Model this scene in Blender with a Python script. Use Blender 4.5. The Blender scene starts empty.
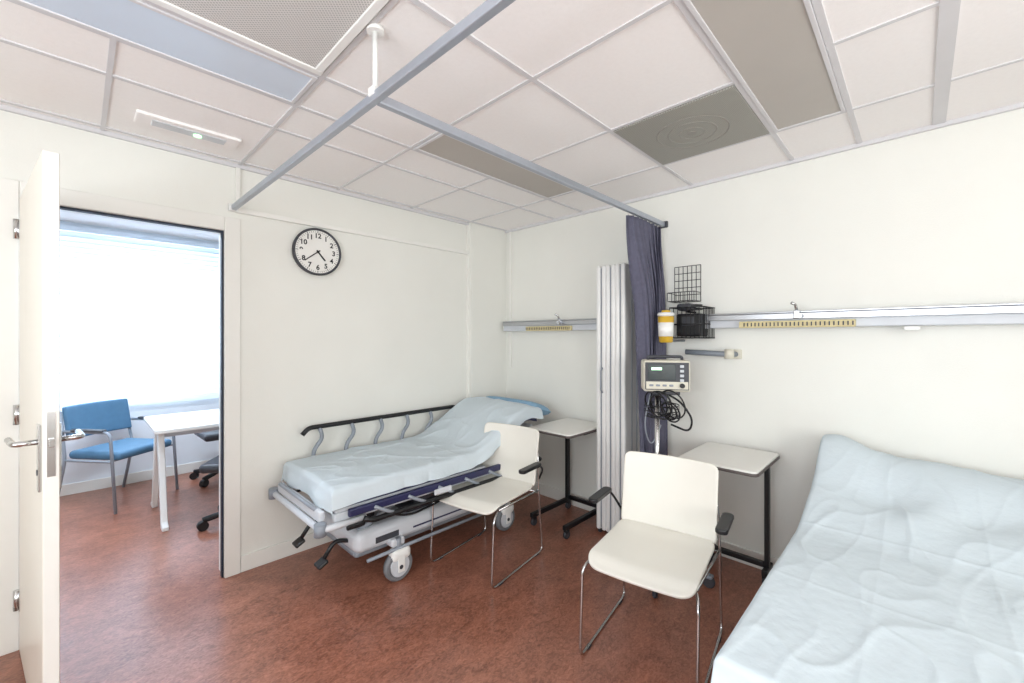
import bpy, bmesh, math, random
from math import sin, cos, pi, radians, sqrt, exp
from mathutils import Vector, Matrix, noise
random.seed(4)
sc = bpy.context.scene
sc.view_settings.view_transform = 'Standard'
col = sc.collection

# ---------------------------------------------------------------- materials
def lin(c):
    return tuple(((v/255)/12.92 if v/255 <= 0.04045 else ((v/255+0.055)/1.055)**2.4) for v in c)+(1,)
def mat(name, c, rough=0.5, metal=0.0, var=0.04, scale=8, bump=0.0, bscale=60, emit=0, trans=0, spec=0.5):
    m = bpy.data.materials.new(name); m.use_nodes = True
    nt = m.node_tree; b = nt.nodes['Principled BSDF']
    tc = nt.nodes.new('ShaderNodeTexCoord')
    n = nt.nodes.new('ShaderNodeTexNoise'); n.inputs['Scale'].default_value = scale; n.inputs['Detail'].default_value = 4
    nt.links.new(tc.outputs['Object'], n.inputs['Vector'])
    r = nt.nodes.new('ShaderNodeValToRGB')
    L = lin(c)
    r.color_ramp.elements[0].position = .3; r.color_ramp.elements[1].position = .7
    r.color_ramp.elements[0].color = tuple(max(0, v*(1-var)) for v in L[:3])+(1,)
    r.color_ramp.elements[1].color = tuple(min(1, v*(1+var)) for v in L[:3])+(1,)
    nt.links.new(n.outputs['Fac'], r.inputs['Fac'])
    nt.links.new(r.outputs['Color'], b.inputs['Base Color'])
    b.inputs['Roughness'].default_value = rough
    b.inputs['Metallic'].default_value = metal
    b.inputs['Specular IOR Level'].default_value = spec
    if emit:
        nt.links.new(r.outputs['Color'], b.inputs['Emission Color'])
        b.inputs['Emission Strength'].default_value = emit
    if bump:
        n2 = nt.nodes.new('ShaderNodeTexNoise'); n2.inputs['Scale'].default_value = bscale; n2.inputs['Detail'].default_value = 3
        nt.links.new(tc.outputs['Object'], n2.inputs['Vector'])
        bp = nt.nodes.new('ShaderNodeBump'); bp.inputs['Strength'].default_value = bump; bp.inputs['Distance'].default_value = .01
        nt.links.new(n2.outputs['Fac'], bp.inputs['Height']); nt.links.new(bp.outputs['Normal'], b.inputs['Normal'])
    if trans:
        t = nt.nodes.new('ShaderNodeBsdfTranslucent'); t.inputs['Color'].default_value = L
        mx = nt.nodes.new('ShaderNodeMixShader'); mx.inputs['Fac'].default_value = trans
        out = nt.nodes['Material Output']
        nt.links.new(b.outputs['BSDF'], mx.inputs[1]); nt.links.new(t.outputs['BSDF'], mx.inputs[2])
        nt.links.new(mx.outputs['Shader'], out.inputs['Surface'])
    return m

M_wall = mat('wall_paint', (236, 236, 229), .55, var=.015, scale=3, bump=.10, bscale=140)
M_wallN = mat('wall_paint_office', (230, 235, 240), .6, var=.01)
M_tile = mat('ceiling_tile', (251, 248, 246), .85, var=.015, scale=60, bump=.12, bscale=260)
M_grid = mat('ceiling_grid', (216, 215, 217), .45, var=.02)
M_trim = mat('trim_paint', (238, 237, 231), .4, var=.01)
M_door = mat('door_laminate', (238, 233, 222), .35, var=.015, scale=4)
M_gap = mat('rubber_seal', (36, 46, 62), .6)
M_alu = mat('aluminium', (188, 190, 194), .28, metal=.9, var=.03, scale=30)
M_aluw = mat('anodised_rail', (176, 182, 192), .35, metal=.55, var=.03, scale=30)
M_steel = mat('chrome_steel', (205, 205, 205), .16, metal=1, var=.03)
M_chairp = mat('white_seat_plastic', (232, 229, 219), .38, var=.015, scale=5)
M_beige = mat('beige_casing', (216, 212, 196), .4, var=.015, scale=5)
M_black = mat('black_plastic', (22, 23, 26), .4, var=.1)
M_dgrey = mat('dark_grey_plastic', (62, 64, 70), .45, var=.06)
M_grey = mat('grey_plastic', (140, 147, 156), .4, var=.04)
M_lgrey = mat('light_grey_plastic', (206, 210, 215), .35, var=.03)
M_white = mat('white_plastic', (238, 238, 235), .35, var=.01)
M_navy = mat('navy_vinyl', (42, 44, 80), .4, var=.08)
M_pillow = mat('pillow_blue', (136, 172, 200), .8, var=.04, bump=.1)
M_curt = mat('curtain_fabric', (92, 92, 110), .85, var=.10, scale=40, bump=.15, bscale=200)
M_screen = mat('folding_screen_vinyl', (232, 232, 230), .35, var=.02)
M_table = mat('table_laminate', (236, 234, 228), .35, var=.01)
M_tedge = mat('table_edge', (92, 84, 82), .5)
M_clock = mat('clock_face', (236, 235, 230), .5, var=.005)
M_yell = mat('sharps_yellow', (222, 180, 60), .4)
M_slot = mat('lamp_louver', (210, 196, 150), .5, var=.1, scale=50)
M_scr = mat('lcd_screen', (40, 52, 54), .2, var=.2, scale=20)
M_blue = mat('blue_upholstery', (78, 118, 148), .7, var=.05, scale=20)
M_lamp = mat('lamp_diffuser', (190, 185, 178), .55, var=.03, scale=3, spec=.3)
M_lampb = mat('lamp_diffuser_blue_sheen', (208, 220, 234), .3, var=.03, scale=3)  # unlit diffuser again, with bluish reflected daylight painted into its colour
M_green = mat('indicator_led', (190, 255, 200), .4, emit=1.5)
M_slat = mat('blind_slat', (230, 237, 244), .5, var=.01, trans=.34)
M_rubber = mat('tyre_rubber', (120, 122, 126), .6)
M_sheet = mat('blue_paper_sheet', (217, 229, 235), .75, var=.012, scale=6, bump=.25, bscale=30, trans=.12)

def floor_mat():
    m = bpy.data.materials.new('linoleum_marbled_red'); m.use_nodes = True
    nt = m.node_tree; b = nt.nodes['Principled BSDF']
    tc = nt.nodes.new('ShaderNodeTexCoord')
    mp = nt.nodes.new('ShaderNodeMapping'); mp.inputs['Scale'].default_value = (1, 1.6, 1)
    nt.links.new(tc.outputs['Object'], mp.inputs['Vector'])
    n1 = nt.nodes.new('ShaderNodeTexNoise'); n1.inputs['Scale'].default_value = 5; n1.inputs['Detail'].default_value = 10; n1.inputs['Roughness'].default_value = .72; n1.inputs['Distortion'].default_value = .8
    n2 = nt.nodes.new('ShaderNodeTexNoise'); n2.inputs['Scale'].default_value = 40; n2.inputs['Detail'].default_value = 6; n2.inputs['Distortion'].default_value = 1.5
    for n in (n1, n2): nt.links.new(mp.outputs['Vector'], n.inputs['Vector'])
    r1 = nt.nodes.new('ShaderNodeValToRGB'); e = r1.color_ramp.elements
    e[0].position = .34; e[0].color = lin((114, 69, 52)); e[1].position = .66; e[1].color = lin((178, 116, 92))
    r2 = nt.nodes.new('ShaderNodeValToRGB'); e = r2.color_ramp.elements
    e[0].position = .35; e[0].color = lin((102, 61, 47)); e[1].position = .68; e[1].color = lin((188, 130, 108))
    mx = nt.nodes.new('ShaderNodeMix'); mx.data_type = 'RGBA'; mx.inputs[0].default_value = .45
    nt.links.new(n1.outputs['Fac'], r1.inputs['Fac']); nt.links.new(n2.outputs['Fac'], r2.inputs['Fac'])
    nt.links.new(r1.outputs['Color'], mx.inputs[6]); nt.links.new(r2.outputs['Color'], mx.inputs[7])
    nt.links.new(mx.outputs[2], b.inputs['Base Color'])
    b.inputs['Roughness'].default_value = .28
    b.inputs['Specular IOR Level'].default_value = .6
    return m
M_floor = floor_mat()

def dots_mat(name, c1, c2, scale, thr):
    m = mat(name, c1, .5)
    nt = m.node_tree; b = nt.nodes['Principled BSDF']
    tc = nt.nodes.new('ShaderNodeTexCoord')
    mp = nt.nodes.new('ShaderNodeMapping'); mp.inputs['Rotation'].default_value = (0, 0, radians(45))
    v = nt.nodes.new('ShaderNodeTexVoronoi'); v.inputs['Scale'].default_value = scale; v.inputs['Randomness'].default_value = 0; v.voronoi_dimensions = '2D'
    nt.links.new(tc.outputs['Object'], mp.inputs['Vector']); nt.links.new(mp.outputs['Vector'], v.inputs['Vector'])
    r = nt.nodes.new('ShaderNodeValToRGB'); r.color_ramp.elements[0].position = thr; r.color_ramp.elements[1].position = thr+.08
    r.color_ramp.elements[0].color = lin(c2); r.color_ramp.elements[1].color = lin(c1)
    nt.links.new(v.outputs['Distance'], r.inputs['Fac']); nt.links.new(r.outputs['Color'], b.inputs['Base Color'])
    return m
M_perf = dots_mat('perforated_metal', (216, 214, 211), (168, 166, 164), 110, .28)
M_vent = dots_mat('perforated_vent', (164, 162, 154), (136, 136, 128), 120, .30)
M_ventr = mat('vent_ring', (150, 148, 140), .6)

# ---------------------------------------------------------------- helpers
def empty(name, loc=(0, 0, 0), rz=0):
    o = bpy.data.objects.new(name, None); o.location = loc; o.rotation_euler = (0, 0, rz)
    o.empty_display_size = .1; col.objects.link(o); return o
def finish(name, me, m, parent=None, smooth=False):
    o = bpy.data.objects.new(name, me); col.objects.link(o)
    if m: me.materials.append(m)
    if smooth:
        for p in me.polygons: p.use_smooth = True
    if parent: o.parent = parent
    return o
def box(parent, name, c, s, m, bev=.004, rot=None, seg=2):
    bm = bmesh.new(); bmesh.ops.create_cube(bm, size=1)
    bmesh.ops.scale(bm, vec=s, verts=bm.verts)
    bev = min(bev, min(s)*.45)
    if bev > 0: bmesh.ops.bevel(bm, geom=bm.edges[:], offset=bev, segments=seg, affect='EDGES', profile=.5)
    me = bpy.data.meshes.new(name)
    R = Matrix.Identity(4)
    if rot:
        from mathutils import Euler
        R = Euler(rot).to_matrix().to_4x4()
    bmesh.ops.transform(bm, matrix=Matrix.Translation(c) @ R, verts=bm.verts)
    bm.to_mesh(me); bm.free()
    return finish(name, me, m, parent)
def bx(parent, name, lo, hi, m, bev=.0, seg=2):
    c = [(a+b)/2 for a, b in zip(lo, hi)]; s = [abs(b-a) for a, b in zip(lo, hi)]
    return box(parent, name, c, s, m, bev, seg=seg)
def fillet(pts, r, n=6):
    if r <= 0 or len(pts) < 3: return [Vector(p) for p in pts]
    P = [Vector(p) for p in pts]; out = [P[0]]
    for i in range(1, len(P)-1):
        a, b, c = P[i-1], P[i], P[i+1]
        d1 = (a-b); d2 = (c-b); rr = min(r, d1.length*.48, d2.length*.48)
        p = b+d1.normalized()*rr; q = b+d2.normalized()*rr
        for k in range(n+1):
            t = k/n; out.append(p*(1-t)**2+b*2*t*(1-t)+q*t*t)
    out.append(P[-1]); return out
def tube(parent, name, pts, r, m, fil=0, seg=10, closed=False, n=6):
    P = fillet(pts, fil, n); N = len(P)
    bm = bmesh.new(); rings = []
    up = None
    for i, p in enumerate(P):
        if closed: t = (P[(i+1) % N]-P[i-1])
        else: t = (P[min(i+1, N-1)]-P[max(i-1, 0)])
        t.normalize()
        if up is None:
            up = Vector((0, 0, 1)) if abs(t.z) < .9 else Vector((1, 0, 0))
        u = (up-t*up.dot(t))
        if u.length < 1e-4: u = t.orthogonal()
        u.normalize(); up = u; v = t.cross(u)
        rings.append([bm.verts.new(p+(u*cos(2*pi*k/seg)+v*sin(2*pi*k/seg))*r) for k in range(seg)])
    R = N if closed else N-1
    for i in range(R):
        a, b = rings[i], rings[(i+1) % N]
        for k in range(seg): bm.faces.new((a[k], a[(k+1) % seg], b[(k+1) % seg], b[k]))
    if not closed:
        bm.faces.new(rings[0][::-1]); bm.faces.new(rings[-1])
    bmesh.ops.recalc_face_normals(bm, faces=bm.faces[:])
    me = bpy.data.meshes.new(name); bm.to_mesh(me); bm.free()
    return finish(name, me, m, parent, True)
def cyl(parent, name, p0, p1, r, m, r2=None, seg=28, bev=0):
    p0 = Vector(p0); p1 = Vector(p1); d = p1-p0
    bm = bmesh.new()
    bmesh.ops.create_cone(bm, cap_ends=True, segments=seg, radius1=r, radius2=r if r2 is None else r2, depth=d.length)
    if bev:
        es = [e for e in bm.edges if abs(e.verts[0].co.z-e.verts[1].co.z) < 1e-6]
        bmesh.ops.bevel(bm, geom=es, offset=bev, segments=2, affect='EDGES')
    q = d.to_track_quat('Z', 'Y').to_matrix().to_4x4()
    bmesh.ops.transform(bm, matrix=Matrix.Translation((p0+p1)/2) @ q, verts=bm.verts)
    me = bpy.data.meshes.new(name); bm.to_mesh(me); bm.free()
    o = finish(name, me, m, parent)
    for p in me.polygons: p.use_smooth = len(p.vertices) == 4
    return o
def grid(parent, name, f, nu, nv, m, thick=0, smooth=True):
    verts = [f(i/nu, j/nv) for j in range(nv+1) for i in range(nu+1)]
    faces = [(j*(nu+1)+i, j*(nu+1)+i+1, (j+1)*(nu+1)+i+1, (j+1)*(nu+1)+i) for j in range(nv) for i in range(nu)]
    me = bpy.data.meshes.new(name); me.from_pydata(verts, [], faces); me.update()
    o = finish(name, me, m, parent, smooth)
    if thick:
        s = o.modifiers.new('sol', 'SOLIDIFY'); s.thickness = thick; s.offset = 0
    return o
def disc_plate(parent, name, outline, t, m, axis='z', bev=.003):
    bm = bmesh.new()
    def P(a, b, c):
        return {'z': (a, b, c), 'y': (a, c, b), 'x': (c, a, b)}[axis]
    v = [bm.verts.new(P(a, b, 0)) for a, b in outline]
    f = bm.faces.new(v)
    r = bmesh.ops.extrude_face_region(bm, geom=[f])
    for g in r['geom']:
        if isinstance(g, bmesh.types.BMVert):
            g.co += Vector(P(0, 0, t))
    bmesh.ops.recalc_face_normals(bm, faces=bm.faces[:])
    me = bpy.data.meshes.new(name); bm.to_mesh(me); bm.free()
    o = finish(name, me, m, parent)
    if bev:
        b = o.modifiers.new('bev', 'BEVEL'); b.width = bev; b.segments = 2; b.limit_method = 'ANGLE'
    return o
def rrect(w, h, r, n=6):
    o = []
    for cx, cy, a in ((w/2-r, h/2-r, 0), (-w/2+r, h/2-r, 90), (-w/2+r, -h/2+r, 180), (w/2-r, -h/2+r, 270)):
        for k in range(n+1):
            t = radians(a+90*k/n); o.append((cx+r*cos(t), cy+r*sin(t)))
    return o
def join(name, objs, parent=None):
    bm = bmesh.new(); mats = []
    for o in objs:
        me = o.data
        for mm in me.materials:
            if mm not in mats: mats.append(mm)
        k0 = len(bm.faces)
        bm.from_mesh(me); bm.faces.ensure_lookup_table()
        for f in bm.faces[k0:]:
            f.material_index = mats.index(me.materials[f.material_index]) if me.materials else 0
    me = bpy.data.meshes.new(name); bm.to_mesh(me); bm.free()
    for mm in mats: me.materials.append(mm)
    for o in objs: bpy.data.objects.remove(o)
    o = bpy.data.objects.new(name, me); col.objects.link(o)
    if parent: o.parent = parent
    return o
def smooth(a, b, x):
    t = max(0, min(1, (x-a)/(b-a))); return t*t*(3-2*t)

# ---------------------------------------------------------------- room shell
H = 2.5; XW = -4.7; YS = -4.7; YN = 2.6
bx(None, 'floor', (XW-.1, YS-.1, -.1), (.1, YN+.1, 0), M_floor)
bx(None, 'ceiling', (XW-.1, YS-.1, H), (.1, YN+.1, H+.1), M_tile)
DL, DR, DT = -3.155, -2.357, 2.085
join('wall_north', [bx(None, 'a', (XW, 0, 0), (DL-.03, .12, H), M_wall), bx(None, 'b', (DR+.03, 0, 0), (0, .12, H), M_wall),
                    bx(None, 'c', (DL-.03, 0, DT+.03), (DR+.03, .12, H), M_wall),
                    bx(None, 'd', (-.46, -.05, 0), (0, 0, H), M_wall)])
bx(None, 'wall_east', (0, YS, 0), (.1, YN, H), M_wall)
def wall_window(name, axis, pos, a0, a1, w0, w1, z0, z1, t, m):
    L = []
    def b(u0, u1, za, zb):
        if axis == 'x': L.append(bx(None, 'p', (pos, u0, za), (pos+t, u1, zb), m))
        else: L.append(bx(None, 'p', (u0, pos, za), (u1, pos+t, zb), m))
    b(a0, w0, 0, H); b(w1, a1, 0, H); b(w0, w1, 0, z0); b(w0, w1, z1, H)
    return join(name, L)
wall_window('wall_west', 'x', XW, YS, YN, -4.2, -1.4, .85, 2.3, -.1, M_wall)
wall_window('wall_south', 'y', YS, XW, 0, -4.2, -1.2, .85, 2.3, -.1, M_wall)
wall_window('wall_office_far', 'y', YN, XW, 0, -3.9, -1.0, .78, 2.42, .1, M_wallN)
def winframe(name, axis, pos, a0, a1, z0, z1, n):
    e = empty(name); w = .05
    def b(nm, u0, u1, za, zb):
        if axis == 'x': bx(e, nm, (pos-.03, u0, za), (pos+.03, u1, zb), M_white, .004)
        else: bx(e, nm, (u0, pos-.03, za), (u1, pos+.03, zb), M_white, .004)
    b('sill', a0, a1, z0, z0+w); b('head', a0, a1, z1-w, z1)
    for i in range(n+1):
        u = a0+(a1-a0-w)*i/n; b('mullion_%d' % i, u, u+w, z0+w, z1-w)
winframe('window_1', 'x', XW-.05, -4.2, -1.4, .85, 2.3, 2)
winframe('window_2', 'y', YS-.05, -4.2, -1.2, .85, 2.3, 2)
winframe('window_3', 'y', YN+.06, -3.9, -1.0, .78, 2.42, 3)

def baseb(name, lo, hi): bx(None, name, lo, hi, M_trim, .003)
baseb('baseboard_north', (DR+.085, -.014, 0), (-.46, 0, .10))
baseb('baseboard_east', (-.014, YS, 0), (0, -.05, .10))
baseb('baseboard_west', (XW, YS, 0), (XW+.014, 0, .10))
baseb('baseboard_office', (XW, YN-.014, 0), (0, YN, .10))
bx(None, 'trim_1', (XW, -.02, H-.022), (-.46, 0, H), M_grid)
bx(None, 'trim_2', (-.02, YS, H-.022), (0, -.05, H), M_grid)
bx(None, 'trim_3', (-2.30, -.022, 2.205), (-.46, 0, 2.235), M_trim, .004)
bx(None, 'trim_4', (-2.30, -.02, 2.235), (-2.276, 0, H-.022), M_trim, .003)
bx(None, 'trim_5', (-.02, -.13, 1.15), (0, -.105, H-.022), M_trim, .003)
bx(None, 'trim_6', (-.475, -.012, .1), (-.46, 0, H), M_trim, .002)

# ceiling grid
gx = [-.48-.6*k for k in range(8)]
gy = [-.07, -.67, -.97, -1.27, -1.87, -2.46, -2.77, -3.07, -3.67, -4.27]
L = []
for y in gy:
    w = .024 if y == -3.07 else .011
    L.append(bx(None, 'g', (XW, y-w, H-.006), (0, y+w, H+.001), M_grid))
for x in gx:
    if x > XW: L.append(bx(None, 'g', (x-.009, YS, H-.0055), (x+.009, 0, H+.001), M_grid))
join('ceiling_grid', L)

def strip_light(name, x0, x1, y0, y1, m):
    e = empty(name, ((x0+x1)/2, (y0+y1)/2, H))
    a = (x1-x0)/2-.013; b = (y1-y0)/2-.013
    box(e, 'diffuser', (0, 0, -.004), (2*a-.03, 2*b-.03, .006), m, .001)
    for nm, c, s in (('rim_1', (0, b-.008, -.006), (2*a, .016, .012)), ('rim_2', (0, -b+.008, -.006), (2*a, .016, .012)),
                     ('rim_3', (a-.008, 0, -.006), (.016, 2*b-.032, .012)), ('rim_4', (-a+.008, 0, -.006), (.016, 2*b-.032, .012))):
        box(e, nm, c, s, M_grid, .002)
strip_light('added_office_light_panel', -1.68, -.48, -2.77, -2.46, M_lamp)
strip_light('added_office_light_panel', -1.68, -.48, -1.27, -.97, M_lamp)
strip_light('added_office_light_panel', -3.48, -2.28, -1.27, -.97, M_lampb)
strip_light('added_office_light_panel', -3.48, -2.28, -2.77, -2.46, M_lampb)
strip_light('added_office_light_panel', -3.40, -2.20, .75, 1.35, M_lampb)  # added panel, only houses the office fill light

e = empty('ceiling_air_diffuser', (-.78, -2.165, H))
box(e, 'plate', (0, 0, -.005), (.57, .565, .01), M_vent, .002)
for i, r in enumerate((.06, .115, .17)):
    tube(e, 'ring_%d' % i, [(r*cos(2*pi*k/40), r*sin(2*pi*k/40), -.009) for k in range(40)], .003, M_ventr, closed=True, seg=8)
cyl(e, 'hub', (0, 0, -.006), (0, 0, -.013), .022, M_ventr)
e = empty('perforated_return_grille', (-2.58, -1.57, H))
box(e, 'plate', (0, 0, -.004), (.52, .52, .008), M_perf, .001)
for k, (c, s) in enumerate((((0, .27, -.007), (.575, .03, .014)), ((0, -.27, -.007), (.575, .03, .014)), ((.27, 0, -.007), (.03, .51, .014)), ((-.27, 0, -.007), (.03, .51, .014)))):
    box(e, 'rim_%d' % k, c, s, M_white, .003)
e = empty('emergency_light', (-2.57, -.34, H))
box(e, 'body', (0, 0, -.008), (.42, .14, .016), M_tile, .006)
box(e, 'lens', (0, 0, -.017), (.30, .07, .006), M_lgrey, .003)
cyl(e, 'led', (.03, 0, -.019), (.03, 0, -.026), .018, M_green)

# door frame + leaf
e = empty('door_frame')
bx(e, 'jamb_right', (DR, -.018, 0), (DR+.083, 0, DT+.083), M_trim, .004)
bx(e, 'jamb_left', (DL-.083, -.018, 0), (DL, 0, DT+.083), M_trim, .004)
bx(e, 'head', (DL, -.018, DT), (DR, 0, DT+.083), M_trim, .004)
bx(e, 'reveal_right', (DR, 0, 0), (DR+.03, .13, DT), M_trim)
bx(e, 'reveal_left', (DL-.03, 0, 0), (DL, .13, DT), M_trim)
bx(e, 'reveal_head', (DL, 0, DT), (DR, .13, DT+.03), M_trim)
bx(e, 'seal_right', (DR-.010, .005, 0), (DR, .04, DT), M_gap)
bx(e, 'seal_left', (DL, .005, 0), (DL+.012, .04, DT), M_gap)
bx(e, 'seal_head', (DL+.012, .005, DT-.010), (DR-.010, .04, DT), M_gap)
e = empty('door_1', (DL, -.03, 0), radians(-82.9))
bx(e, 'leaf', (0.005, 0, .008), (.85, .04, 2.08), M_door, .002)
bx(e, 'edge_band', (.85, .002, .01), (.852, .038, 2.078), M_trim)
bx(e, 'lock_face', (.852, .010, .97), (.854, .030, 1.19), M_steel)
bx(e, 'latch', (.853, .013, 1.07), (.863, .027, 1.10), M_steel, .002)
for s, y in ((-1, 0), (1, .04)):
    box(e, 'plate_%d' % (s+1), (.80, y+s*.004, 1.03), (.042, .008, .23), M_steel, .003)
    tube(e, 'lever_%d' % (s+1), [(.80, y+s*.006, 1.085), (.80, y+s*.062, 1.085), (.675, y+s*.066, 1.085)], .0095, M_steel, fil=.02)
    cyl(e, 'keyhole_%d' % (s+1), (.80, y+s*.007, .98), (.80, y+s*.010, .98), .010, M_dgrey)
for k, z in enumerate((1.94, 1.09, .24)):
    cyl(e, 'hinge_%d' % k, (0, -.008, z-.045), (0, -.008, z+.045), .011, M_steel)
    bx(e, 'hinge_leaf_%d' % k, (0, -.003, z-.04), (.04, .001, z+.04), M_steel)

# wall clock
e = empty('wall_clock', (-1.822, 0, 2.030))
R = .160
cyl(e, 'case', (0, -.002, 0), (0, -.035, 0), R-.004, M_dgrey, seg=64)
cyl(e, 'face', (0, -.030, 0), (0, -.037, 0), R-.014, M_clock, seg=64)
tube(e, 'bezel', [((R-.006)*cos(2*pi*k/64), -.038, (R-.006)*sin(2*pi*k/64)) for k in range(64)], .008, M_dgrey, closed=True, seg=10)
L = []
for k in range(60):
    a = 2*pi*k/60; r = R-.024; l = .010 if k % 5 else .016
    L.append(box(None, 't', (r*sin(a), -.0375, r*cos(a)), (.002 if k % 5 else .004, .001, l), M_black, 0, rot=(0, a, 0)))
for k in range(1, 13):
    cu = bpy.data.curves.new('n', 'FONT'); cu.body = str(k); cu.size = .046; cu.align_x = 'CENTER'; cu.align_y = 'CENTER'; cu.offset = .0014
    to = bpy.data.objects.new('n', cu); col.objects.link(to)
    bpy.context.view_layer.update()
    me = bpy.data.meshes.new_from_object(to); bpy.data.objects.remove(to)
    a = 2*pi*k/12; r = R-.052
    me.transform(Matrix.Translation((r*sin(a), -.0378, r*cos(a))) @ Matrix.Rotation(pi/2, 4, 'X'))
    L.append(finish('n', me, M_black))
j = join('numerals', L, e)
def hand(nm, ang, l, w, y):
    box(e, nm, (sin(ang)*l*.42, y, cos(ang)*l*.42), (w, .0015, l*1.16), M_black, 0, rot=(0, ang, 0))
hand('hour_hand', radians(139), .075, .010, -.0395)
hand('minute_hand', radians(232), .110, .007, -.0415)
cyl(e, 'pin', (0, -.038, 0), (0, -.044, 0), .008, M_black)

# ---------------------------------------------------------------- curtain track + curtain
e = empty('curtain_track', (-2.262, -1.67, 2.26))
box(e, 'rail_long', (0, -.02, 0), (.026, 3.34, .032), M_aluw, .004, rot=(radians(-1.1), 0, radians(1.7)))
box(e, 'rail_cross', (1.136, 0, 0), (2.25, .026, .034), M_aluw, .004)
box(e, 'wall_cap_1', (-.050, 1.655, -.03), (.05, .025, .045), M_white, .004)
box(e, 'wall_cap_2', (2.250, 0, 0), (.02, .06, .045), M_dgrey, .004)
cyl(e, 'hanger_rod', (0.0, .0, .02), (0, 0, .24), .0085, M_white)
cyl(e, 'hanger_rose', (0.0, .0, .222), (0, 0, .24), .028, M_white)
box(e, 'hanger_clip', (0, 0, .018), (.036, .036, .03), M_white, .004)
cyl(e, 'hanger_rod_2', (0.048, -1.60, .03), (.048, -1.60, .24), .0085, M_white)
def curt(u, v):
    z = 2.235-v*1.64
    k = smooth(0, .45, v)
    xa = -.50+.18*k; xb = -.055+.005*k
    yc = -1.655-.03*smooth(.35, 1, v)
    amp = .020+.022*smooth(0, .3, v)+.005*sin(5*v)
    ph = 2*pi*8*u
    x = xa+(xb-xa)*u+.012*sin(ph*2+v*3)
    y = yc+amp*sin(ph+.9*sin(3*v+u*4))+.008*noise.noise(Vector((u*6, v*3, 0)))
    return (x, y, z)
c = grid(None, 'privacy_curtain', curt, 220, 60, M_curt, .003)

# folding screen
e = empty('folding_screen', (0, -1.4, 0))
n = 6
for i in range(n):
    y = .098-i*.039
    box(e, 'panel_%d' % i, (-.175, y, 1.0), (.25, .034, 1.94), M_screen, .013, rot=(0, 0, radians(1.5 if i % 2 else -1.5)), seg=3)
for i in range(n-1):
    y = .098-(i+.5)*.039
    bx(e, 'hinge_strip_%d' % i, (-.290, y-.004, .05), (-.283, y+.004, 1.95), M_grey)
for i in range(2):
    bx(e, 'seam_%d' % i, (-.27+.075*(i+1), -.1175, .06), (-.265+.075*(i+1), -.112, 1.94), M_grey)
bx(e, 'wall_bracket_1', (-.06, -.05, 1.6), (0, .05, 1.66), M_grey, .003)
bx(e, 'wall_bracket_2', (-.06, -.05, .4), (0, .05, .46), M_grey, .003)
tube(e, 'handle', [(-.302, .06, 1.22), (-.325, .06, 1.20), (-.325, .06, 1.06), (-.302, .06, 1.04)], .006, M_grey, fil=.02)
for i in (0, 2, 4):
    cyl(e, 'caster_%d' % i, (-.27, .088-i*.039, .018), (-.27, .108-i*.039, .018), .018, M_dgrey, seg=16)

# ---------------------------------------------------------------- wall rails
def medical_rail(name, y0, y1, zc, l0, l1, clampy):
    e = empty(name, (0, (y0+y1)/2, zc)); hl = abs(y1-y0)/2; o = (y0+y1)/2
    box(e, 'trunking', (-.045, 0, .0), (.09, 2*hl, .085), M_lgrey, .006)
    box(e, 'top_profile', (-.05, 0, .046), (.108, 2*hl, .010), M_alu, .003)
    box(e, 'rail_bar', (-.105, 0, .022), (.010, 2*hl-.02, .034), M_alu, .003)
    n = int(2*hl/.35)
    for k in range(n+1):
        box(e, 'standoff_%d' % k, (-.095, -hl+.06+(2*hl-.12)*k/max(n, 1), .018), (.014, .022, .018), M_grey, .002)
    box(e, 'lamp_housing', (-.108, (l0+l1)/2-o, -.024), (.034, abs(l1-l0), .040), M_slot, .004)
    m = int(abs(l1-l0)/.02)
    L = [box(None, 'f', (-.1265, min(l0, l1)-o+.01+.02*k, -.024), (.003, .006, .022), M_dgrey, 0) for k in range(m)]
    join('lamp_louvres', L, e)
    cy = clampy-o
    box(e, 'clamp_body', (-.118, cy, .03), (.03, .03, .05), M_alu, .005)
    tube(e, 'clamp_lever', [(-.12, cy, .05), (-.13, cy+.004, .085), (-.15, cy+.02, .095)], .008, M_steel, fil=.01)
    cyl(e, 'clamp_knob', (-.13, cy-.015, .02), (-.16, cy-.02, .02), .011, M_steel)
    box(e, 'end_cap_1', (-.045, hl+.003, 0), (.092, .008, .09), M_white, .003)
    box(e, 'end_cap_2', (-.045, -hl-.003, 0), (.092, .008, .09), M_white, .003)
    return e
medical_rail('bedhead_wall_rail', -.10, -1.24, 1.545, -.42, -.92, -.80)
e = medical_rail('bedhead_wall_rail', -1.99, -4.2, 1.545, -2.20, -2.76, -2.50)
box(e, 'socket', (-.07, .12, -.055), (.05, .06, .02), M_white, .004)

# ---------------------------------------------------------------- chairs
def shell(parent, name, w, h, r, bend, m, t=.012, origin=(0, 0, 0), horiz=True):
    def f(u, v):
        a = u*2-1; b = v*2-1
        x = a*w/2; y = b*h/2
        cx = max(0, abs(x)-(w/2-r)); cy = max(0, abs(y)-(h/2-r))
        if cx > 0 and cy > 0:
            mxx = max(cx, cy); d = sqrt(cx*cx+cy*cy); s = mxx/d
            x = math.copysign((w/2-r)+cx*s, x); y = math.copysign((h/2-r)+cy*s, y)
        dz = bend(x/(w/2), y/(h/2))
        if horiz: return (origin[0]+y, origin[1]+x, origin[2]+dz)
        return (origin[0]+dz, origin[1]+x, origin[2]+y)
    o = grid(parent, name, f, 28, 28, m)
    s = o.modifiers.new('sol', 'SOLIDIFY'); s.thickness = t; s.offset = 0
    b = o.modifiers.new('bev', 'BEVEL'); b.width = t*.35; b.segments = 2; b.limit_method = 'ANGLE'; b.angle_limit = radians(50)
    return o
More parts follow.
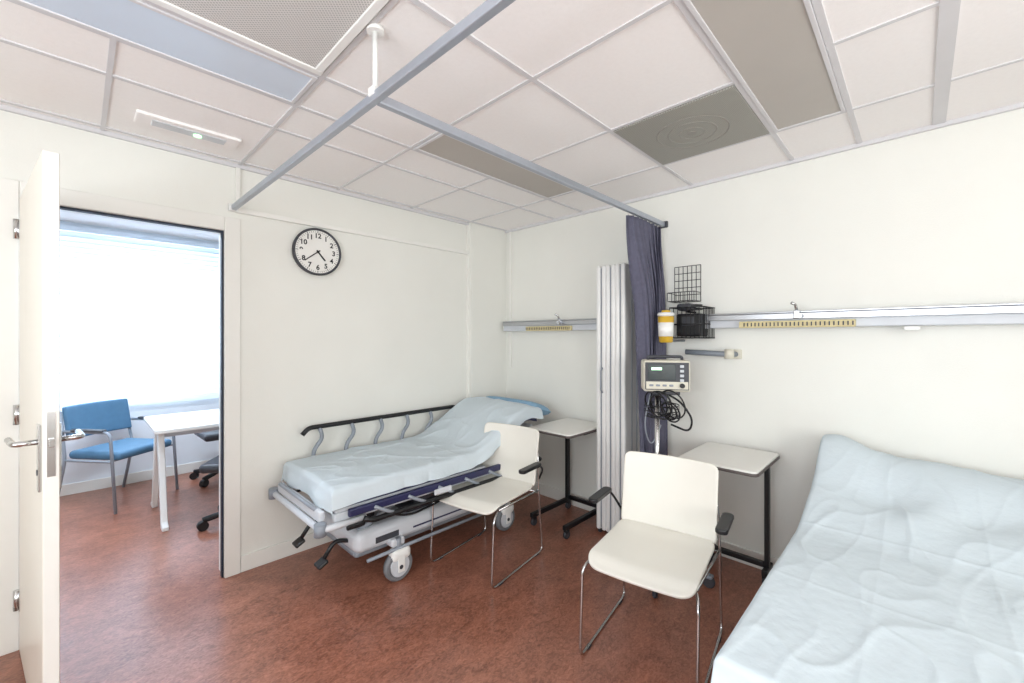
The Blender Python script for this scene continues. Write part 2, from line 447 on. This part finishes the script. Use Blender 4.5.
def visitor_chair(loc, rz):
    """faces local -X"""
    e = empty('visitor_chair', loc, rz)
    def seatb(a, b):
        return .010*a*a - .030*smooth(-.65, -1.0, b)*1.0 + .012*smooth(.5, 1, b) - .004
    shell(e, 'seat', .47, .49, .07, seatb, M_chairp, .014, (-.03, 0, .448))
    def backb(a, b):
        return .035*(1-a*a)*.9 + .065*(b*.5+.5)
    shell(e, 'backrest', .47, .375, .035, backb, M_chairp, .013, (.190, 0, .632), horiz=False)
    fr = .0065
    for s in (-1, 1):
        y = s*.245; ys = s*.225
        tube(e, 'side_frame_%d' % (s+1), [(-.17, s*.14, .424), (-.19, ys, .424), (-.262, y, .40), (-.285, y, .0075), (.275, y, .0075), (.225, y, .42), (.235, s*.236, .60), (.250, s*.222, .68)], fr, M_steel, fil=.045)
        tube(e, 'seat_rail_%d' % (s+1), [(-.19, ys, .424), (.225, y, .424)], fr, M_steel)
        tube(e, 'arm_tube_%d' % (s+1), [(.232, y, .50), (.215, s*.285, .57), (.17, s*.292, .610), (.0, s*.292, .615)], fr, M_black, fil=.04)
        disc_plate(e, 'arm_pad_%d' % (s+1), [(x+.05, yy+s*.292) for x, yy in rrect(.22, .050, .023)], .022, M_black, 'z', .006).location = (0, 0, .614)
    tube(e, 'cross_bar_1', [(-.17, -.14, .424), (-.17, .14, .424)], fr, M_steel)
    tube(e, 'cross_bar_2', [(.20, -.236, .421), (.20, .236, .421)], fr, M_steel)
    for s in (-1, 1):
        for x in (-.2, .2): box(e, 'glide_%d_%d' % (s+1, int(x*10)+2), (x, s*.245, .005), (.04, .018, .010), M_dgrey, .003)
    return e
visitor_chair((-1.09, -.970, 0), radians(9))
visitor_chair((-1.078, -2.105, 0), radians(9))

# ---------------------------------------------------------------- overbed tables
def overbed_table(loc, w, d, long_feet=True):
    e = empty('overbed_table', loc, 0)
    disc_plate(e, 'top', rrect(d, w, .03), .018, M_table, 'z', .004).location = (0, 0, .735)
    disc_plate(e, 'top_edge', rrect(d+.012, w+.012, .035), .016, M_tedge, 'z', .004).location = (0, 0, .727)
    bx(e, 'top_frame', (.0, -w/2+.05, .70), (d/2-.03, w/2-.05, .727), M_black, .004)
    xc = d/2-(.06 if long_feet else .09)
    fx = -d/2 if long_feet else xc-.07
    for s in (-1, 1):
        y = s*(w/2-.045)
        bx(e, 'column_%d' % (s+1), (xc-.02, y-.0125, .08), (xc+.02, y+.0125, .71), M_black, .004)
        bx(e, 'foot_%d' % (s+1), (fx, y-.015, .065), (d/2-.02, y+.015, .10), M_black, .005)
        for k, x in enumerate((fx+.03, d/2-.05)):
            cyl(e, 'wheel_%d_%d' % (s+1, k), (x, y-.012, .03), (x, y+.012, .03), .030, M_dgrey, seg=24, bev=.004)
            box(e, 'fork_%d_%d' % (s+1, k), (x, y, .055), (.04, .032, .026), M_black, .006)
    bx(e, 'cross_beam', (xc-.015, -w/2+.06, .09), (xc+.015, w/2-.06, .12), M_black, .004)
    return e
overbed_table((-.30, -1.03, 0), .40, .52)
overbed_table((-.31, -2.20, 0), .41, .50, False)

# ---------------------------------------------------------------- stretchers
def foldc(a, lo, hi, r):
    arc = pi/2*r
    if a < lo+r:
        s = lo+r-a
        if s < arc: th = s/r; return lo+r-r*sin(th), r*(1-cos(th))
        return lo, r+(s-arc)
    if a > hi-r:
        s = a-(hi-r)
        if s < arc: th = s/r; return hi-r+r*sin(th), r*(1-cos(th))
        return hi, r+(s-arc)
    return a, 0
def caster(e, nm, x, y, r=.09):
    cyl(e, nm+'_wheel', (x, y-.022, r), (x, y+.022, r), r, M_rubber, seg=32, bev=.008)
    cyl(e, nm+'_hub', (x, y-.026, r), (x, y+.026, r), r*.72, M_lgrey, seg=32, bev=.004)
    cyl(e, nm+'_axle', (x, y-.040, r), (x, y+.040, r), .012, M_dgrey, seg=16)
    box(e, nm+'_cover', (x+.01, y, r*1.75), (.13, .075, .075), M_white, .03, seg=4)
    for s in (-1, 1):
        box(e, nm+'_fork_%d' % (s+1), (x+.004, y+s*.033, r*1.25), (.045, .010, .11), M_white, .004)
    cyl(e, nm+'_stem', (x, y, r*2), (x, y, .25), .018, M_grey)
def stretcher(x0, x1, y0, y1, topf, sheet_drop, foot_drop, rail_up_far, seed, creases, amp=1.0, head_gap=.03, rr_=.03):
    xc = (x0+x1)/2; yc = (y0+y1)/2; w = y1-y0; Lh = x1-x0
    e = empty('hospital_stretcher', (xc, yc, 0))
    X = lambda x: x-xc
    Y = lambda y: y-yc
    for s in (-1, 1):
        yy = s*(w/2-.03)
        box(e, 'litter_beam_%d' % (s+1), (0, yy, .495), (Lh-.04, .035, .05), M_lgrey, .008)
    for k in range(6):
        box(e, 'litter_cross_%d' % k, (-Lh/2+.10+k*(Lh-.2)/5, 0, .495), (.04, w-.1, .035), M_grey, .005)
    box(e, 'deck', (-.28, 0, .53), (Lh-.62, w-.04, .02), M_lgrey, .006)
    hx0 = Lh/2-.62; hx1 = Lh/2-.06
    z0 = topf(xc+hx0, yc)-.13; z1 = topf(xc+hx1, yc)-.15
    ang = math.atan2(z1-z0, hx1-hx0)
    box(e, 'backrest_panel', ((hx0+hx1)/2, 0, (z0+z1)/2), (hx1-hx0, w-.06, .022), M_lgrey, .006, rot=(0, -ang, 0))
    for s in (-1, 1):
        tube(e, 'backrest_strut_%d' % (s+1), [((hx0+hx1)/2+.1, s*.2, (z0+z1)/2+.02), (hx0+.02, s*.2, .50)], .012, M_grey)
    def mt(u, v):
        a = -Lh/2+.02+u*(Lh-.06); b = (-w/2+.02)+v*(w-.04)
        return (a, b, topf(xc+a, yc+b)-.014)
    grid(e, 'mattress_top', mt, 40, 10, M_navy)
    def ms(s):
        def f(u, v):
            a = -Lh/2+.02+u*(Lh-.06); b = s*(w/2-.02)
            return (a, b, topf(xc+a, yc+b)-.014-v*.10)
        return f
    for s in (-1, 1): grid(e, 'mattress_side_%d' % (s+1), ms(s), 40, 2, M_navy)
    def mf(u, v):
        b = (-w/2+.02)+v*(w-.04); return (-Lh/2+.02, b, topf(x0, yc+b)-.014-u*.10)
    grid(e, 'mattress_end', mf, 2, 10, M_navy)
    def mh(u, v):
        b = (-w/2+.02)+v*(w-.04); return (Lh/2-.04, b, topf(x1-.04, yc+b)-.014-u*.10)
    grid(e, 'mattress_head_end', mh, 2, 10, M_navy)
    r = rr_
    NU, NV = 300, 160
    def sh(u, v):
        a = x0-foot_drop + u*(Lh+foot_drop+head_gap)
        b = y0-sheet_drop + v*(w+2*sheet_drop)
        px, dx = foldc(a, x0, x1, r); py, dy = foldc(b, y0-.004, y1+.004, r)
        side = smooth(.02, .10, dy)
        hem = 1+.16*noise.noise(Vector((a*2.2, seed, 0)))+.05*sin(a*9+seed)
        dyy = dy*hem
        z = topf(px, py)-sqrt(dx*dx+dyy*dyy)
        nz = noise.noise(Vector((a*3+seed, b*4, 0)))*.007*amp+noise.noise(Vector((a*9, b*7+seed, 1)))*.004*amp
        rid = 1-abs(noise.noise(Vector((a*2.2+b*3, b*3.5-a*1.5, seed+3))))*3.2
        nz += .009*amp*max(0, rid)**4
        rid = 1-abs(noise.noise(Vector((a*1.2-b*5, b*4+a*3, seed+9))))*3.6
        nz += .006*amp*max(0, rid)**4
        for (ax, p) in creases:
            q = (a if ax == 'x' else b)-p
            nz += .0028*exp(-abs(q)/.007)
        z += nz*(1-side)
        yo = side*(.010*sin(a*17+2*noise.noise(Vector((a*3, 0, seed))))+.012*noise.noise(Vector((a*7, b*3, seed))))*(.5+.5*amp)
        if b < yc: py -= abs(yo)+.004*side
        else: py += abs(yo)+.004*side
        fx = smooth(.02, .08, dx)
        px -= fx*(.012+.012*sin(b*16)) if a < xc else 0
        return (X(px), Y(py), z)
    grid(e, 'paper_sheet', sh, NU, NV, M_sheet)
    box(e, 'base_hood', (-.02, 0, .275), (1.30, .56, .13), M_lgrey, .05, seg=5)
    box(e, 'base_skirt', (0, 0, .20), (1.30, .46, .05), M_grey, .02)
    bx(e, 'base_label', (-.55, -.2815, .25), (-.40, -.279, .285), M_dgrey)
    bx(e, 'base_stripe', (-.30, -.2815, .262), (.50, -.279, .272), M_navy)
    for k, x in enumerate((-.36, .36)):
        cyl(e, 'lift_column_%d' % k, (x, 0, .32), (x, 0, .48), .065, M_dgrey, r2=.055)
        for q in range(4):
            tube(e, 'bellow_%d_%d' % (k, q), [(x+.066*cos(2*pi*t/24), .066*sin(2*pi*t/24), .35+.032*q) for t in range(24)], .012, M_black, closed=True, seg=8)
    for k, (sx, sy) in enumerate(((-1, -1), (-1, 1), (1, -1), (1, 1))):
        xx = -Lh/2+.42 if sx < 0 else Lh/2-.36; yy = sy*(w/2-.06)
        caster(e, 'caster_%d' % k, xx, yy)
        box(e, 'caster_arm_%d' % k, (xx, sy*(w/2-.17), .225), (.09, .24, .05), M_lgrey, .015, seg=3)
    xe = -Lh/2
    tube(e, 'foot_bumper', [(xe+.18, -w/2-.01, .47), (xe-.055, -w/2-.01, .47), (xe-.055, w/2+.0, .47), (xe+.18, w/2+.0, .47)], .018, M_lgrey, fil=.05)
    box(e, 'foot_panel', (xe-.03, 0, .515), (.035, w-.08, .06), M_lgrey, .012)
    for s in (-1, 1):
        cyl(e, 'bumper_roller_%d' % (s+1), (xe-.055, s*(w/2-.005), .44), (xe-.055, s*(w/2-.005), .50), .030, M_grey)
    tube(e, 'push_handle', [(xe-.02, -w/2+.10, .52), (xe-.06, -w/2+.12, .56), (xe-.06, w/2-.12, .56), (xe-.02, w/2-.10, .52)], .011, M_grey, fil=.03)
    for s in (-1, 1):
        tube(e, 'linkage_arm_%d' % (s+1), [(-.62, s*.22, .33), (-.30, s*.22, .47)], .014, M_grey)
        tube(e, 'linkage_brace_%d' % (s+1), [(.62, s*.22, .33), (.30, s*.22, .47)], .014, M_grey)
        tube(e, 'gas_spring_%d' % (s+1), [(-.10, s*.27, .46), (.30, s*.27, .40)], .013, M_black)
        tube(e, 'gas_spring_rod_%d' % (s+1), [(.30, s*.27, .40), (.50, s*.27, .37)], .006, M_steel)
        box(e, 'release_handle_%d' % (s+1), (-.72, s*(w/2+.02), .445), (.10, .022, .028), M_black, .008)
    tube(e, 'hose', [(-.5, -.30, .42), (-.35, -.31, .36), (-.15, -.31, .38), (.05, -.31, .43)], .007, M_black, fil=.08)
    box(e, 'control_box', (-.58, -.10, .41), (.14, .20, .07), M_black, .012)
    for s in (-1, 1):
        tube(e, 'pedal_arm_%d' % (s+1), [(-.62, s*.18, .26), (-.74, s*.17, .30), (-.80, s*.17, .22)], .012, M_black, fil=.04)
        box(e, 'pedal_%d' % (s+1), (-.815, s*.17, .20), (.06, .07, .022), M_black, .008, rot=(0, -.5, 0))
    tube(e, 'head_bumper', [(Lh/2-.2, -w/2, .47), (Lh/2+.0, -w/2, .47), (Lh/2+.0, w/2, .47), (Lh/2-.2, w/2, .47)], .016, M_dgrey, fil=.05)
    box(e, 'storage_tray', (.0, 0, .355), (.62, .46, .03), M_dgrey, .01)
    cyl(e, 'oxygen_bottle', (-.25, -.18, .42), (.28, -.18, .42), .05, M_dgrey, bev=.01)
    def rail(s, up):
        ya = s*(w/2+.018)
        xa, xb = -Lh/2+.14, Lh/2-.28
        if up:
            tube(e, 'side_rail_top', [(xa-.02, ya, .80), (xa+.02, ya, .840), (xb-.02, ya, .840), (xb+.03, ya, .80)], .016, M_black, fil=.04)
            for k in range(6):
                x = xa+.06+k*(xb-xa-.14)/5
                tube(e, 'side_rail_post_%d' % k, [(x+.03, ya, .835), (x+.055, ya, .76), (x-.015, ya, .68), (x+.01, ya, .52)], .014, M_grey, fil=.05)
            box(e, 'side_rail_channel', ((xa+xb)/2, ya, .51), (xb-xa, .03, .045), M_dgrey, .008)
        else:
            yb = s*(w/2+.035)
            box(e, 'lowered_rail_channel', ((xa+xb)/2+.03, ya+s*.002, .520), (xb-xa+.18, .03, .042), M_navy, .008)
            tube(e, 'lowered_rail_bar', [(xa+.02, yb, .475), (xa+.06, yb+s*.01, .455), (xb, yb+s*.01, .455), (xb+.05, yb, .475)], .015, M_black, fil=.03)
            for k in range(6):
                x = xa+.08+k*(xb-xa-.2)/5
                tube(e, 'lowered_rail_post_%d' % k, [(x, ya+s*.014, .52), (x+.05, yb+s*.012, .49), (x+.12, yb+s*.01, .455)], .010, M_grey, fil=.03)
            box(e, 'rail_latch', ((xa+xb)/2-.1, ya+s*.03, .495), (.13, .018, .035), M_lgrey, .008)
    rail(1, rail_up_far); rail(-1, False)
    tube(e, 'brake_bar', [(-.62, -w/2+.05, .19), (-.2, -w/2+.04, .20), (.45, -w/2+.04, .20)], .010, M_grey, fil=.05)
    return e
def top1(x, y):
    return .655 + .255*smooth(-1.14, -.50, x)*(1-.10*smooth(-.54, -.40, x)) + .010*exp(-((y+.45)/.25)**2)
s1 = stretcher(-2.06, -.38, -.83, -.10, top1, .085, .10, True, 1.3, [('x', -1.62), ('x', -1.2), ('y', -.46)], amp=.9)
def pillow(u, v):
    a = u*2-1; b = v*2-1
    return (a*.10, b*.33, .055*sqrt(max(0, 1-a**4))*sqrt(max(0, 1-b**6)))
for nm, sg in (('pillow_upper', 1), ('pillow_lower', -1)):
    def pf(u, v, sg=sg):
        x, y, z = pillow(u, v); return (x+.895, y-.01, z*sg+.850-x*.3)
    grid(s1, nm, pf, 24, 30, M_pillow)
def top2(x, y):
    h = .640+.08*smooth(-.90, -.50, x)
    h += .185*smooth(-.56, -.20, x)*(1-.12*smooth(-.18, -.07, x))*(1-.26*smooth(-2.66, -2.95, y)-.12*smooth(-3.0, -3.3, y))
    h += .03*exp(-((x+.14)/.10)**2)*exp(-((y+2.70)/.09)**2)
    h += .012*sin(y*17+x*7+2*noise.noise(Vector((x*3, y*3, 2))))*exp(-((x+.50)/.13)**2)
    return h
s2 = stretcher(-1.85, -.07, -3.46, -2.63, top2, .10, .16, False, 5.1, [('x', -1.30), ('x', -.80), ('y', -2.90), ('y', -3.18)], amp=.5, head_gap=.10, rr_=.02)

# ---------------------------------------------------------------- vital-signs monitor on rolling stand
cx, cy = -.46, -1.83
e = empty('vital_signs_monitor_stand', (cx, cy, 0))
for k in range(5):
    a = radians(131+72*k); r = .30
    tube(e, 'leg_%d' % k, [(0, 0, .115), (r*.5*cos(a), r*.5*sin(a), .105), (r*cos(a), r*sin(a), .085)], .017, M_white, fil=.05)
    x, y = r*cos(a), r*sin(a)
    cyl(e, 'caster_%d' % k, (x-.014*sin(a), y+.014*cos(a), .034), (x+.014*sin(a), y-.014*cos(a), .034), .034, M_dgrey, bev=.006)
    box(e, 'caster_hood_%d' % k, (x, y, .066), (.045, .045, .02), M_grey, .008)
cyl(e, 'hub', (0, 0, .09), (0, 0, .15), .045, M_white, r2=.03)
cyl(e, 'pole', (0, 0, .12), (0, 0, 1.12), .014, M_steel)
me_ = empty('head_unit', (0.02, -.04, 1.20), radians(-57)); me_.parent = e
box(me_, 'housing', (0, 0, .01), (.27, .15, .19), M_beige, .015, seg=3)
box(me_, 'front_bezel', (0, -.076, .01), (.25, .008, .165), M_dgrey, .003)
box(me_, 'screen', (-.03, -.081, .035), (.16, .006, .095), M_scr, .002)
box(me_, 'readout_1', (-.06, -.0845, .055), (.06, .002, .016), M_green, 0)
box(me_, 'lower_panel', (-.0, -.081, -.045), (.24, .005, .045), M_beige, .002)
for k in range(4): box(me_, 'button_%d' % k, (.085, -.082, .07-.028*k), (.022, .008, .016), M_lgrey, .003)
for k in range(4): box(me_, 'softkey_%d' % k, (-.09+.038*k, -.085, -.045), (.024, .008, .012), M_grey, .003)
cyl(me_, 'knob', (.085, -.08, -.045), (.085, -.098, -.045), .014, M_black)
tube(me_, 'handle', [(-.10, 0, .10), (-.10, -.0, .125), (.10, 0, .125), (.10, 0, .10)], .009, M_dgrey, fil=.03)
box(me_, 'mount_plate', (0, 0, -.095), (.16, .11, .02), M_dgrey, .004)
for k in range(3):
    z = .96+.035*k; tube(e, 'basket_ring_%d' % k, [(.10*cos(2*pi*t/24)+.0, .10*sin(2*pi*t/24)-.03, z) for t in range(24)], .003, M_black, closed=True, seg=6)
for k in range(12):
    a = 2*pi*k/12; tube(e, 'basket_wire_%d' % k, [(0.03*cos(a), .03*sin(a)-.03, .955), (.10*cos(a), .10*sin(a)-.03, .96), (.10*cos(a), .10*sin(a)-.03, 1.03)], .002, M_black, fil=.01, seg=6)
for k in range(7):
    ox, oy = random.uniform(-.05, .03), random.uniform(-.12, 0); rr = random.uniform(.05, .10); zz = random.uniform(.99, 1.05)
    t0 = random.uniform(0, 2)
    tube(e, 'cable_loop_%d' % k, [(ox-.02+.3*rr*cos(t)-.4*rr*sin(t), oy+rr*.9*cos(t), zz+rr*sin(t)*(.9)) for t in [t0+2*pi*q/28 for q in range(28)]], .0045, M_black, closed=True, seg=8)
tube(e, 'hose', [(.0, -.06, 1.10), (-.02, -.16, 1.06), (-.0, -.22, .96), (.02, -.19, .88), (.02, -.08, .91)], .006, M_black, fil=.08)
tube(e, 'probe_cable', [(-.05, .02, 1.10), (-.08, .05, .9), (-.02, .03, .75), (.01, -.02, .9)], .004, M_grey, fil=.08)

# ---------------------------------------------------------------- wall mounted accessories
e = empty('wire_basket', (-.010, -1.84, 1.69))
L = []
for k in range(7):
    y = -.09+.03*k; L.append(tube(None, 'w', [(0, y, 0), (0, y, .25)], .0022, M_black, seg=6))
for k in range(6):
    z = .05*k; L.append(tube(None, 'w', [(0, -.09, z), (0, .09, z)], .0022, M_black, seg=6))
for z in (0, .06):
    L.append(tube(None, 'w', [(0, -.09, z), (-.12, -.09, z), (-.12, .09, z), (0, .09, z)], .0025, M_black, fil=.01, seg=6))
for k in range(7):
    y = -.09+.03*k; L.append(tube(None, 'w', [(0, y, 0), (-.12, y, 0), (-.12, y, .06)], .002, M_black, seg=6, fil=.01))
join('wires', L, e)
e = empty('equipment_rack', (-.11, -1.91, 1.44))
L = []
for z in (0, .09, .20):
    L.append(tube(None, 'w', [(-.10, -.11, z), (.10, -.11, z), (.10, .11, z), (-.10, .11, z), (-.10, -.11, z)], .004, M_black, seg=6))
for k in range(9):
    t = -.11+.0275*k
    L.append(tube(None, 'w', [(-.10, t, 0), (-.10, t, .20)], .0025, M_black, seg=6))
    if k < 8:
        L.append(tube(None, 'w', [(-.10+.027*k, -.11, 0), (-.10+.027*k, -.11, .20)], .0025, M_black, seg=6))
        L.append(tube(None, 'w', [(-.10+.027*k, -.11, 0), (-.10+.027*k, .11, 0)], .0025, M_black, seg=6))
join('wires', L, e)
box(e, 'blood_pressure_unit', (0, 0, .085), (.14, .16, .15), M_black, .012)
box(e, 'dial', (-.072, 0, .11), (.006, .08, .06), M_dgrey, .004)
tube(e, 'coil_hose', [(.04*cos(t*1.0)-.02, -.02+.05*sin(t), .17+.004*t) for t in [q*.5 for q in range(30)]], .006, M_black, seg=6)
box(e, 'cuff', (-.02, .03, .205), (.11, .10, .05), M_dgrey, .02)
tube(e, 'wall_bracket', [(.11, 0, .10), (.08, 0, .10)], .012, M_grey)
e = empty('sharps_container', (-.30, -1.815, 1.41))
cyl(e, 'bin', (0, 0, 0), (0, 0, .17), .042, M_yell, r2=.050, bev=.004)
cyl(e, 'label', (0, 0, .04), (0, 0, .13), .0462, M_white, r2=.0492)
cyl(e, 'lid', (0, 0, .17), (0, 0, .195), .053, M_white, bev=.005)
cyl(e, 'cap', (0, 0, .195), (0, 0, .21), .028, M_yell, bev=.003)
tube(e, 'bracket', [(.045, 0, .02), (.09, 0, .01), (.295, .0, .01)], .008, M_grey)
e = empty('wall_support_arm', (0, -2.10, 1.335))
box(e, 'wall_plate', (-.008, -.05, 0), (.016, .07, .06), M_beige, .004)
tube(e, 'arm', [(-.01, -.05, 0), (-.07, -.03, 0), (-.09, .24, .01)], .018, M_grey, fil=.03)
cyl(e, 'joint', (-.075, -.03, -.028), (-.075, -.03, .033), .028, M_beige)

# ---------------------------------------------------------------- adjoining office
L = []
for i in range(34):
    z = .80+.048*i
    L.append(box(None, 's', (-2.45, YN-.045, z), (2.95, .058, .0014), M_slat, 0, rot=(radians(68), 0, 0)))
L.append(bx(None, 's', (-3.93, YN-.085, 2.415), (-.97, YN-.01, 2.46), M_slat, .003))
o = join('venetian_blinds', L)
e = empty('office_desk', (-1.78, 1.38, 0))
disc_plate(e, 'top', rrect(1.6, .8, .04), .028, M_white, 'z', .004).location = (0, 0, .735)
for s in (-1, 1):
    x = s*.735
    disc_plate(e, 'leg_panel_%d' % (s+1), [(-.36, .0), (-.27, .0), (-.255, .045), (-.05, .62), (-.05, .70), (.05, .70), (.05, .62), (.255, .045), (.27, 0), (.36, 0), (.36, .03), (.30, .05), (.12, .68), (.3, .735), (-.3, .735), (-.12, .68), (-.30, .05), (-.36, .03)], .04, M_white, 'x', .006).location = (x-.02, 0, 0)
bx(e, 'modesty_beam', (-.71, -.03, .64), (.71, .03, .70), M_lgrey, .004)
e = empty('waiting_chair', (-2.70, 2.10, 0), radians(38))
box(e, 'seat', (0, -.02, .455), (.50, .48, .07), M_blue, .03, seg=4)
def bk(u, v):
    a = u*2-1; return (a*.26, .24+.05*v-.05*a*a, .58+v*.28)
g = grid(e, 'backrest', bk, 16, 8, M_blue, .04); bv = g.modifiers.new('b', 'BEVEL'); bv.width = .014; bv.segments = 3; bv.limit_method = 'ANGLE'
for s in (-1, 1):
    x = s*.28
    tube(e, 'frame_front_%d' % (s+1), [(x, .20, .66), (x, -.22, .66), (x, -.27, .0)], .012, M_grey, fil=.06)
    tube(e, 'frame_rear_%d' % (s+1), [(x, .30, 0.0), (x, .20, .42), (x*.93, .27, .82)], .012, M_grey, fil=.06)
    tube(e, 'arm_link_%d' % (s+1), [(x, .20, .66), (x*.95, .23, .66)], .011, M_grey)
    box(e, 'arm_pad_%d' % (s+1), (x, -.02, .675), (.045, .30, .022), M_dgrey, .010)
    tube(e, 'seat_rail_%d' % (s+1), [(x, -.245, .42), (x, .20, .42)], .010, M_grey)
tube(e, 'cross', [(-.28, -.2, .42), (.28, -.2, .42)], .010, M_grey)
def swivel(loc, rz):
    e = empty('office_swivel_chair', loc, rz)
    for k in range(5):
        a = radians(20+72*k); x, y = .29*cos(a), .29*sin(a)
        tube(e, 'base_arm_%d' % k, [(0, 0, .11), (x, y, .075)], .022, M_black)
        cyl(e, 'caster_%d' % k, (x-.022*sin(a), y+.022*cos(a), .035), (x+.022*sin(a), y-.022*cos(a), .035), .035, M_black)
    cyl(e, 'gas_lift', (0, 0, .08), (0, 0, .44), .03, M_black)
    box(e, 'seat', (0, 0, .47), (.48, .47, .07), M_dgrey, .03, seg=4)
    box(e, 'backrest', (0, .25, .78), (.42, .06, .44), M_dgrey, .03, seg=4)
    tube(e, 'back_stem', [(0, .1, .43), (0, .27, .44), (0, .29, .7)], .018, M_black, fil=.06)
swivel((-1.90, 2.14, 0), radians(-88))
swivel((-2.03, .86, 0), radians(-125))

# ---------------------------------------------------------------- lights
def area(name, loc, rot, sx, sy, power, c):
    l = bpy.data.lights.new(name, 'AREA'); l.shape = 'RECTANGLE'; l.size = sx; l.size_y = sy; l.energy = power; l.color = c
    o = bpy.data.objects.new(name, l); o.location = loc; o.rotation_euler = rot; col.objects.link(o); return o
area('daylight_west', (XW-.30, -2.8, 1.50), (0, radians(-90-22), 0), 1.4, 2.7, 74, (.90, .95, 1))
area('daylight_south', (-2.7, YS-.30, 1.50), (radians(90+22), 0, 0), 2.9, 1.4, 58, (1, .97, .92))
area('daylight_office', (-2.45, YN+.35, 1.6), (radians(-90), 0, 0), 2.9, 1.7, 190, (.74, .87, 1))
area('office_fill_light', (-2.80, 1.05, H-.014), (0, 0, 0), 1.1, .5, 62, (.74, .85, 1))  # added fill, brightens the office and the floor at the doorway
w = bpy.data.worlds.new('sky'); sc.world = w; w.use_nodes = True
bg = w.node_tree.nodes['Background']; bg.inputs['Color'].default_value = (.86, .93, 1, 1); bg.inputs['Strength'].default_value = 1.8

# ---------------------------------------------------------------- camera
cd = bpy.data.cameras.new('camera'); cam = bpy.data.objects.new('camera', cd); col.objects.link(cam)
cd.sensor_width = 36; cd.lens = 420/1024*36; cd.shift_y = -4.5/1024
cam.location = (-2.965, -3.0, 1.446); cam.rotation_euler = (radians(90), 0, radians(44.1-90))
cd.clip_start = .02
sc.camera = cam
